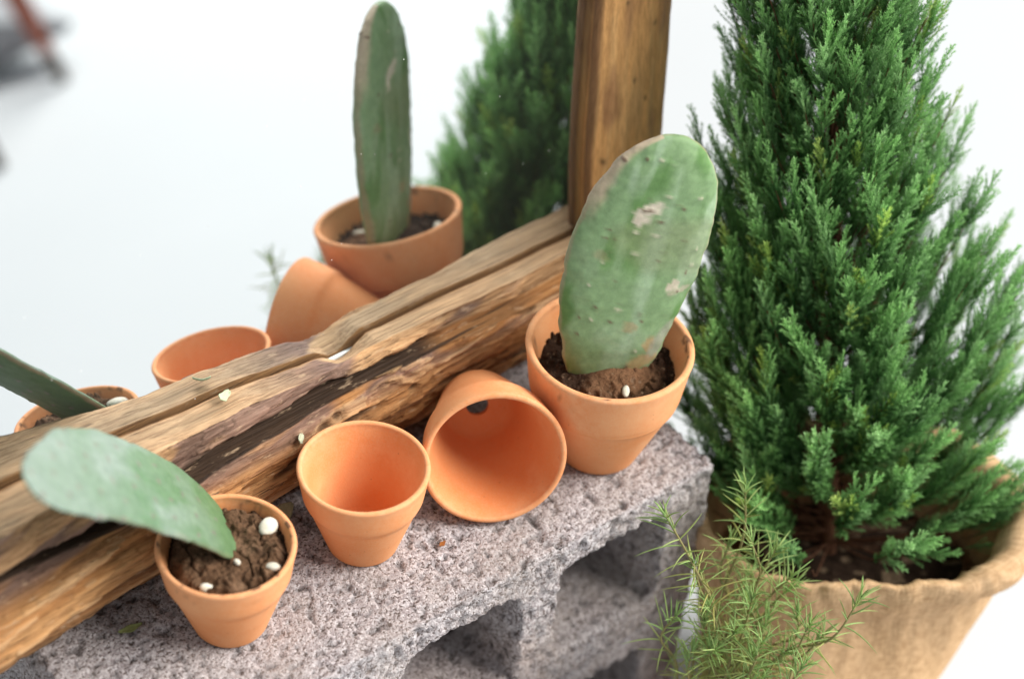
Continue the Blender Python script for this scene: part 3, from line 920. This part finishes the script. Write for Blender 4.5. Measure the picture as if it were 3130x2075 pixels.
def flake(name, label, cat, loc, L, W, rot, tilt, colr, curl=.25, group=None, thick=.0006):
    m, nt, b = material(name, .8, .2)
    nt.links.new(ramp(nt, noise(nt, 500, 3, .6, coords(nt)), [(.3, tuple(.7 * x for x in colr)), (.7, colr)]), b.inputs["Base Color"])
    nu, nv = 18, 9
    u = np.linspace(0, 1, nu); v = np.linspace(-1, 1, nv)
    A, B = np.meshgrid(u, v, indexing='ij')
    w = W * np.sin(np.pi * np.clip(A * .94 + .03, 0, 1)) ** .7 * (1 + .18 * np.sin(A * 9 + loc[0] * 900))
    P = np.stack([(A - .5) * L, B * w / 2, curl * L * (A - .5) ** 2 + .12 * W * B ** 2], -1).reshape(-1, 3)
    Q = P - np.array([0, 0, thick])
    F = grid_faces(nu, nv); nn = nu * nv
    ring = [i * nv for i in range(nu)] + [(nu - 1) * nv + j for j in range(1, nv)] + [i * nv + nv - 1 for i in range(nu - 2, -1, -1)] + [j for j in range(nv - 2, 0, -1)]
    fc = F.tolist() + [tuple(nn + k for k in f[::-1]) for f in F.tolist()] + [(ring[(i + 1) % len(ring)], ring[i], nn + ring[i], nn + ring[(i + 1) % len(ring)]) for i in range(len(ring))]
    o = obj(name, make_mesh(name, np.concatenate([P, Q]), fc, True), m, loc=loc)
    o.rotation_euler = (tilt[0], tilt[1], rot)
    return tag(o, label, cat, group)


flake("dry_leaf", "dull olive dry leaf on the block behind the leaning cactus pot", "leaf", (-.1030, -.0330, .0135), .0210, .0090, .30, (.75, -.12), (.30, .29, .17), .12)
flake("leaf_scrap", "thin green leaf scrap on the block left of the leaning cactus pot", "leaf scrap", (-.2060, -.0420, .0020), .0135, .0038, -.1, (.2, .1), (.26, .29, .11), .3)
lipz = lambda x: float(np.interp(x, X, np.maximum(lip_z, 0)))
ridz = lambda x: float(np.interp(x, X, rid_z))
flake("leaf_scrap", "curled pale green scrap on the top ledge of the log", "leaf scrap", (-.1125, .0030, (lipz(-.1125) + ridz(-.1125)) / 2 + .0030), .0100, .0052, .5, (.5, .2), (.50, .58, .38), .6)
flake("leaf_scrap", "small grey-green scrap stuck on the front of the log", "leaf scrap", (-.0835, -.0260, .0560), .0075, .0045, .8, (1.0, .1), (.48, .50, .36), .5)
flake("root_bit", "tiny pale curled root standing in the large pot beside the pad", "root", (.1090, -.1030, HD - .0135), .0060, .0010, .9, (.2, 1.2), (.62, .56, .42), .8)
flake("rust_crumb", "rusty orange crumb on the block in front of the lying pot", "crumb", (-.0375, -.0960, .0012), .0050, .0026, .2, (0, 0), (.33, .12, .03), .2)


# ------------------------------------------------------------------ conifer in the burlap sack
def needles_along(path, up_r, step, nlen, nwid, ang, per, rg):
    """diamond needles spiralling along a path; returns list of (4,3) quads and position parameter"""
    path = np.asarray(path); seg = np.linalg.norm(np.diff(path, axis=0), axis=1); cum = np.concatenate([[0], np.cumsum(seg)])
    Lt = cum[-1]; out = []; par = []
    n = max(2, int(Lt / step))
    for i in range(n):
        s = (i + rg.uniform(0, .8)) / n * Lt
        p = np.array([np.interp(s, cum, path[:, k]) for k in range(3)])
        j = min(np.searchsorted(cum, s, side='right') - 1, len(seg) - 1)
        t = (path[j + 1] - path[j]) / seg[j]
        a = np.cross(t, [.31, .87, .38]); a /= np.linalg.norm(a); b_ = np.cross(t, a)
        ph0 = rg.uniform(0, 6.28)
        for k in range(per):
            ph = ph0 + k * 2 * np.pi / per + rg.uniform(-.3, .3)
            rad = np.cos(ph) * a + np.sin(ph) * b_
            an = ang * rg.uniform(.75, 1.25)
            d = np.cos(an) * t + np.sin(an) * rad
            w = np.cross(d, t * .6 + rad * .8); w /= np.linalg.norm(w) + 1e-9
            l = nlen * rg.uniform(.7, 1.15)
            out.append(np.stack([p, p + d * l * .45 + w * nwid, p + d * l, p + d * l * .45 - w * nwid]))
            par.append(s / Lt)
    return out, par


def plume_template(L, seed):
    rg = np.random.default_rng(seed)
    t = np.linspace(0, 1, 9)[:, None]
    bend = rg.uniform(-.10, .10, 2)
    main = np.concatenate([bend[0] * L * t ** 2, bend[1] * L * t ** 2, L * t], 1)
    quads = []; par = []
    q_, p_ = needles_along(main, 0, .0010, .0026, .00033, .55, 3, rg); quads += q_; par += p_
    ntw = 20
    for i in range(ntw):
        f = .06 + .84 * i / (ntw - 1)
        p = np.array([np.interp(f, t[:, 0], main[:, k]) for k in range(3)])
        az = i * 2.4 + rg.uniform(-.6, .6)
        ln = L * .27 * (1 - f) ** .8 * rg.uniform(.5, 1.35) + L * .05
        an = rg.uniform(.32, .62)
        d = np.array([np.sin(an) * np.cos(az), np.sin(an) * np.sin(az), np.cos(an)])
        tt = np.linspace(0, 1, 5)[:, None]
        tw = p + d * ln * tt + np.array([0, 0, 1]) * ln * .22 * tt ** 2
        q_, p2 = needles_along(tw, 0, .0011, .0024, .00031, .52, 3, rg)
        quads += q_; par += [f + (1 - f) * .35 * x + .25 * x for x in p2]
    Q = np.array(quads).reshape(-1, 3)
    return Q, np.clip(np.repeat(np.array(par), 4), 0, 1.25)


PL = 0.046
TEMPL = [plume_template(PL, 100 + i) for i in range(7)]


def frames(d, roll):
    d = d / np.linalg.norm(d)
    a = np.cross(d, [.21, .34, .92] if abs(d[2]) < .9 else [1, 0, 0]); a /= np.linalg.norm(a); b_ = np.cross(d, a)
    a2 = np.cos(roll) * a + np.sin(roll) * b_
    return np.stack([a2, np.cross(d, a2), d], 0)      # rows


tree = thing("conifer_tree", "dense green conifer with feathery sprays rooted in the burlap sack", "tree", (.215, -.190, -.090))
TO = np.array([.215, -.190, -.090])
trunk_pts = np.array([[.215, -.190, -.115], [.226, -.168, -.052], [.243, -.135, .040], [.2575, -.100, .122], [.2676, -.0766, .1757], [.2735, -.059, .226], [.279, -.042, .286], [.284, -.025, .346], [.287, -.012, .396]])
tp = catmull(trunk_pts, 60); tp = tp + .0012 * np.stack([vnoise(tp, .03, 5), vnoise(tp, .03, 6), 0 * tp[:, 0]], 1)
V, F = tube(tp - TO, np.linspace(.0050, .0012, 60), 12)
obj("trunk", make_mesh("trunk", V, F), M_bark, tree)


def axis_at(z):
    return np.array([np.interp(z, trunk_pts[:, 2], trunk_pts[:, k]) for k in range(2)] + [z])


def crown_R(z):
    return float(np.interp(z, [-.10, -.06, -.02, .04, .10, .16, .22, .28, .34, .42], [.088, .096, .101, .097, .085, .071, .060, .052, .040, .012]))


rgt = np.random.default_rng(23)
RIGHT = np.array([.754, -.654, 0.])
SPR = np.array([.985, -.17, 0.])


def blocked(p):
    x, y, z = p
    if z < .006 and x < .140 and -.155 < y < .06: return True
    if z < .090 and math.hypot(x - .0855, y + .0915) < .057: return True
    if z < -.068: return True
    if z < -.044 and (x - .2245) * -.69 + (y + .203) * -.72 > .044: return True
    if y > z * TT - .012: return True
    if .140 < x < .245 and y > z * TT - .034: return True
    return False


PV = []; PC = []; br = Build()
nb = 470; count = 0
for i in range(nb):
    ze = -.070 + .458 * (i / nb) ** .92 + rgt.uniform(-.01, .01)
    az = i * 2.399 + rgt.uniform(-.35, .35)
    dirv = np.array([math.cos(az), math.sin(az), 0])
    R_ = crown_R(ze) * rgt.uniform(.74, 1.06) * (1 - .26 * max(0, dirv @ np.array([-.75, -.66, 0])) * sstep(-.05, .03, ze)) * (1 + .50 * max(0, dirv @ SPR) ** 1.5 * sstep(.19, .04, ze))
    steep = np.interp(ze, [-.08, -.02, .06, .2], [.25, .75, 1.25, 1.6])
    z0 = max(ze - R_ * steep, -.095)
    a = axis_at(z0); e = axis_at(ze) * np.array([1, 1, 1]) + dirv * R_
    mid = a * .45 + e * .55 + np.array([0, 0, -.10 * R_]) + dirv * R_ * .06
    if blocked(e): continue
    path = catmull([a, mid, e], 14)
    v_, f_ = tube(path - TO, np.linspace(.0008, .0003, 14), 5); br.add(v_, f_)
    npl = int(np.interp(ze, [.0, .06, .14, .3], [15.5, 12.5, 7.5, 5.0]) + rgt.uniform(-1, 1))
    tone_b = rgt.uniform(-.12, .12)
    for k in range(npl):
        f = 1 - (k / npl) * .86 + rgt.uniform(-.03, .03) if k else 1.0
        f = min(f, 1.0)
        p = np.array([np.interp(f, np.linspace(0, 1, 14), path[:, q]) for q in range(3)])
        j = min(int(f * 13), 12); t = path[j + 1] - path[j]; t /= np.linalg.norm(t)
        rnd = rgt.normal(0, 1, 3); rnd -= t * (rnd @ t)
        d = t + (.15 if k == 0 else .52) * rnd / (np.linalg.norm(rnd) + 1e-6) * rgt.uniform(.5, 1.1) + np.array([0, 0, .42])
        if ze < -.02: d += np.array([0, 0, -.25])
        d /= np.linalg.norm(d)
        sc = rgt.uniform(.62, 1.22) * (1.0 if k == 0 else .92)
        p0 = p - d * PL * sc * (.55 if k == 0 else .15)
        if blocked(p0 + d * PL * sc) or blocked(p0): continue
        q2 = p0 - axis_at(p0[2]); vq = q2[:2] / (np.linalg.norm(q2[:2]) + 1e-6)
        if p0[2] > .10 and (vq @ np.array([-.70, -.70])) > .86 and rgt.random() < .12: continue
        if p0[2] > .13 and rgt.random() < .18: continue
        T_, par = TEMPL[int(rgt.integers(0, 7))]
        W = (T_ * sc) @ frames(d, rgt.uniform(0, 6.28)) + p0 - TO
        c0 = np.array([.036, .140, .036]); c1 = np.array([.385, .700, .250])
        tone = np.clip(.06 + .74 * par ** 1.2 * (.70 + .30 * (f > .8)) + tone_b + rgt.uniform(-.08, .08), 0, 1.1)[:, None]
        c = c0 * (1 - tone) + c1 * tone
        if rgt.random() < .06: c = c * np.array([1.5, 1.15, .8])
        if rgt.random() < .30: c = c * np.array([1.15, 1.05, 1.25])
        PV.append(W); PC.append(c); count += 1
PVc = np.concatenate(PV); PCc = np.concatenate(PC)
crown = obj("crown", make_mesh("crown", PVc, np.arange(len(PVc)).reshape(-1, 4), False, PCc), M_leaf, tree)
obj("branches", br.mesh("branches"), M_bark, tree)
print("plumes", count, "quads", len(PVc) // 4)

# ------------------------------------------------------------------ burlap sack
SKC = np.array([.2245, -.2030])
sack = thing("burlap_sack", "brown burlap sack with a rolled down rim wrapped round the conifer's root ball", "sack", (SKC[0], SKC[1], FLOOR_Z))
nth = 240
th = np.linspace(0, 2 * np.pi, nth, endpoint=False)
cr = np.cos(th) * RIGHT[0] + np.sin(th) * RIGHT[1]                # toward picture right
cf = np.cos(th) * -.52 + np.sin(th) * -.54; cf /= np.abs(cf).max()  # toward the viewer
cyc = lambda sc, sd: fbm(np.stack([np.cos(th), np.sin(th), 0 * th], 1), sc, 3, sd)
Rr = .0835 + .0130 * np.clip(cr, 0, 1) ** 3 - .026 * np.abs(cf) ** 2 + .025 * np.clip(-cr, 0, 1) ** 1.5 + .0040 * cyc(.9, 1) + .0022 * cyc(.35, 4)
zr = -.0545 + .0085 * cyc(.7, 2) + .0040 * cyc(.28, 22) + .004 * np.clip(cr, 0, 1) ** 2 - .003 * np.clip(cf, 0, 1) + .026 * np.clip(-cf, 0, 1) ** 1.5
HSK = FLOOR_Z + .0006
rolr = .0052 + .0030 * cyc(.45, 3) + .0085 * np.clip(cr, 0, 1) ** 3 + .002 * np.clip(-cf, 0, 1)
ov = .30 + .70 * np.clip(cr, 0, 1) ** 2
ctrl = [(.050 + 0 * th, HSK + 0 * th), (.063 + .020 * np.clip(-cr, 0, 1) + .003 * cyc(.5, 11), HSK + .030 + 0 * th), (.070 + .023 * np.clip(-cr, 0, 1) + .003 * cyc(.45, 12), HSK + .085 + 0 * th), (Rr - .006 + .0016 * cyc(.3, 13), zr - .050), (Rr - .0005 - .005 * ov, zr - .022 - rolr * .4),
        (Rr + rolr * (.12 + .5 * ov), zr - .010 - rolr * .4), (Rr + rolr * (.30 + .55 * ov), zr - .002), (Rr + rolr * .25, zr + rolr * .50), (Rr - rolr * .60, zr + rolr * .35), (Rr - rolr * 1.15, zr - rolr * .7), (Rr - .0125, zr - .025), (Rr - .016, zr - .060)]
nPr = 96
stk = np.stack([catmull(np.array([[c_[0][j], c_[1][j]] for c_ in ctrl]), nPr) for j in range(nth)], 1)
rowsS = []
for i in range(nPr):
    r_, z = stk[i, :, 0], stk[i, :, 1]
    wr = fbm(np.stack([np.cos(th), np.sin(th), z * 9], 1), (.40, .40, .35), 3, 7)
    r_ = r_ + .0016 * wr * min(1, i / 12)
    fold = fbm(np.stack([np.cos(th + .35 * z * 9), np.sin(th + .35 * z * 9), z * 5], 1), (.20, .20, .6), 2, 17)
    r_ = r_ + .0052 * (np.abs(fold) ** .8 - .25) * np.exp(-np.abs(z - zr) / .028) * min(1, i / 12)
    rowsS.append(np.stack([r_ * np.cos(th), r_ * np.sin(th), z - FLOOR_Z], 1))
V = np.concatenate(rowsS); nR = len(rowsS)
F = grid_faces(nR, nth, False, True)
nV = len(V)
V = np.concatenate([V, [[0, 0, V[:nth, 2].mean()]]])
fc = F.tolist() + [(nV, (j + 1) % nth, j) for j in range(nth)]
cl = make_mesh("cloth", V, fc, True)
wat = cl.attributes.new("weave", 'FLOAT_VECTOR', 'POINT')
arc = np.cumsum(np.concatenate([[0], np.hypot(*np.diff(stk[:, 0, :], axis=0).T)]))
wvv = np.zeros((len(V), 3), np.float32)
wvv[:-1, 0] = np.tile(np.abs(th - np.pi) * .08, nPr); wvv[:-1, 1] = np.repeat(arc, nth)
wat.data.foreach_set("vector", wvv.ravel())
obj("cloth", cl, M_burlap, sack)


def moundS(P, r): return .003 * fbm(P, .012, 3, 111) + .0015 * fbm(P, .004, 2, 112)


def soilcolS(P, r):
    c1 = np.array([.040, .024, .016]) * np.ones((len(P), 1))
    return mixv(c1, (.20, .14, .09), sstep(.25, .5, vnoise(P, .005, 113)))


rs = obj("root_soil", soil_disk("root_soil", .042, -.098 - FLOOR_Z, 3, moundS, soilcolS), M_soil, sack)
rs.rotation_euler.z = math.atan2(RIGHT[1], RIGHT[0])
rs.scale = (1.62, 1.12, 1)
rs.location = (.004, .004, 0)

# ------------------------------------------------------------------ rosemary in front of the sack
RO = np.array([.078, -.226, FLOOR_Z])
rose = thing("rosemary_plant", "straggly rosemary with thin pale green needles in front of the sack", "herb", tuple(RO))
obj("pot", pot_mesh("pot", .056, .092, .040, .3), M_terra, rose)
obj("soil", soil_disk("soil", .049, .080, 4, moundS, soilcolS), M_soil, rose)
rr = np.random.default_rng(31)
tips = [(.0446, -.1830, .0462), (.0570, -.1990, .0120), (.1120, -.1840, .0250), (.1050, -.1870, -.0140), (.1150, -.2115, -.0060), (.1120, -.2280, -.0120),
        (.0640, -.2100, -.0190), (.0990, -.2550, -.0180), (.1300, -.2640, -.0100), (.0560, -.2260, -.0370), (.0840, -.2660, -.0340), (.0500, -.1990, -.0280),
        (.0840, -.2240, -.0140), (.0990, -.2050, .0060), (.0760, -.2420, -.0300), (.0900, -.2160, -.0250), (.1080, -.2400, -.0300), (.0700, -.2050, -.0400),
        (.0620, -.2180, -.0450), (.0800, -.2350, -.0480), (.0950, -.2480, -.0450), (.1150, -.2560, -.0400), (.0720, -.2500, -.0500), (.1200, -.2250, -.0280), (.0680, -.2280, -.0280), (.0980, -.2280, -.0380), (.0540, -.2120, -.0500), (.1100, -.2000, -.0350)]


def rose_sprig(tip):
    tip = np.array(tip)
    base = np.array([RO[0] + rr.uniform(-.022, .022), RO[1] + rr.uniform(-.022, .022), FLOOR_Z + .082])
    mid = base * .5 + tip * .5 + np.array([rr.uniform(-.012, .012), rr.uniform(-.012, .012), .02])
    m2 = base * .18 + tip * .82 + np.array([rr.uniform(-.007, .007), rr.uniform(-.007, .007), .004])
    path = catmull([base, mid, m2, tip], 44)
    B = Build()
    V, F = tube(path - RO, np.linspace(.0011, .0005, 44), 6)
    B.add(V, F, (.36, .32, .14))
    seg = np.linalg.norm(np.diff(path, axis=0), axis=1); cum = np.concatenate([[0], np.cumsum(seg)]); Lt = cum[-1]
    pos = Lt
    lo = Lt - rr.uniform(.085, .125)
    k = 0
    while pos > lo:
        dist = Lt - pos
        step = .0018 + .0044 * min(1, dist / .03)
        for s in range(2 if dist > .008 else 3):
            p = np.array([np.interp(pos, cum, path[:, q]) for q in range(3)])
            j = min(np.searchsorted(cum, pos, side='right') - 1, len(seg) - 1)
            t = (path[j + 1] - path[j]) / seg[j]
            a = np.cross(t, [.3, .8, .5]); a /= np.linalg.norm(a); b_ = np.cross(t, a)
            ph = k * 1.57 + s * math.pi + rr.uniform(-.5, .5)
            rad = math.cos(ph) * a + math.sin(ph) * b_
            an = .30 + .75 * min(1, dist / .02) + rr.uniform(-.2, .25)
            d0 = math.cos(an) * t + math.sin(an) * rad
            L = rr.uniform(.013, .0230) * (.65 + .35 * min(1, dist / .010))
            cv = rr.uniform(-1.0, 1.9)
            u = np.linspace(0, 1, 7)[:, None]
            bendv = (-math.sin(an) * t * .6 + math.cos(an) * rad) * cv * .35 + np.array([0, 0, -.10])
            c_ = p + d0 * L * u + bendv * L * u ** 2
            w = np.array([.45, .62, .62, .58, .50, .36, .05]) * .00070
            v_, f_ = tube(c_ - RO, w, 5)
            age = np.clip(dist / .09 + rr.uniform(-.25, .3), 0, 1)
            cc = np.array([.370, .550, .200]) * (1 - age) + np.array([.520, .490, .170]) * age
            cc = cc * rr.uniform(.8, 1.2)
            B.add(v_, f_, cc)
            k += 1
        pos -= step
    return B.mesh("sprig", True, True)


for tpp in tips:
    obj("sprig", rose_sprig(tpp), M_leaf, rose)

# ------------------------------------------------------------------ chair behind the viewer (its reflection is in the mirror)
CH = np.array([.45, -1.75, FLOOR_Z])
chair = thing("sling_chair", "red-brown wooden chair with a low grey canvas seat, seen blurred in the mirror", "chair", tuple(CH))
lv = np.array([-.019, -.044, .134]) / .134
for fx, fy in ((.596, -1.752), (.354, -1.472), (.30, -2.05), (.10, -1.78)):
    foot = np.array([fx, fy, FLOOR_Z])
    path = np.array([foot + lv * t for t in np.linspace(0.0, .46, 14)])
    V, F = tube(path - CH, np.interp(np.linspace(0, 1, 14), [0, .06, .25, 1], [.0075, .009, .0175, .021]), 14)
    nV = len(V); V = np.concatenate([V, [path[0] - CH], [path[-1] - CH]])
    fc = F.tolist() + [(nV, (j + 1) % 14, j) for j in range(14)] + [(nV + 1, nV - 14 + j, nV - 14 + (j + 1) % 14) for j in range(14)]
    lg = obj("leg", make_mesh("leg", V, fc), M_redwood, chair)
    V2, F2 = tube(np.array([foot + lv * t for t in (.0, .02, .045)]) - CH, [.0086, .0102, .0118], 14)
    obj("foot", make_mesh("foot", V2, F2), M_tip, lg)
front = np.array([(.455, -1.885, -.245), (.5415, -1.859, -.2335), (.6065, -1.838, -.216), (.657, -1.82, -.204), (.6655, -1.821, -.185), (.6075, -1.852, -.161), (.570, -1.868, -.158), (.500, -1.893, -.143)])
ring = catmull(np.concatenate([front, front[:1]]), 60)[:-1]
ext = np.array([.02, -.20, .010])
lay = []
for f, s in ((0, .72), (.03, .93), (.08, 1.0), (.5, 1.0), (.92, 1.0), (.97, .93), (1.0, .72)):
    c_ = ring.mean(0)
    lay.append(c_ + (ring - c_) * s + ext * f + np.array([0, 0, -.012 * math.sin(math.pi * f)]))
V = np.concatenate(lay) - CH; n_ = len(ring); nV = len(V)
F = grid_faces(len(lay), n_, False, True)
V = np.concatenate([V, [V[:n_].mean(0)], [V[-n_:].mean(0)]])
fc = F.tolist() + [(nV, (j + 1) % n_, j) for j in range(n_)] + [(nV + 1, nV - n_ + j, nV - n_ + (j + 1) % n_) for j in range(n_)]
obj("seat", make_mesh("seat", V, fc), M_canvas, chair)
for (ax_, ay_), (bx_, by_) in (((.596, -1.752), (.354, -1.472)), ((.30, -2.05), (.10, -1.78)), ((.596, -1.752), (.30, -2.05)), ((.354, -1.472), (.10, -1.78))):
    a = np.array([ax_, ay_, FLOOR_Z]) + lv * .40; b2 = np.array([bx_, by_, FLOOR_Z]) + lv * .40
    V, F = tube(np.array([a + (b2 - a) * t for t in np.linspace(0, 1, 8)]) - CH, .013, 12)
    obj("rail", make_mesh("rail", V, F), M_redwood, chair)
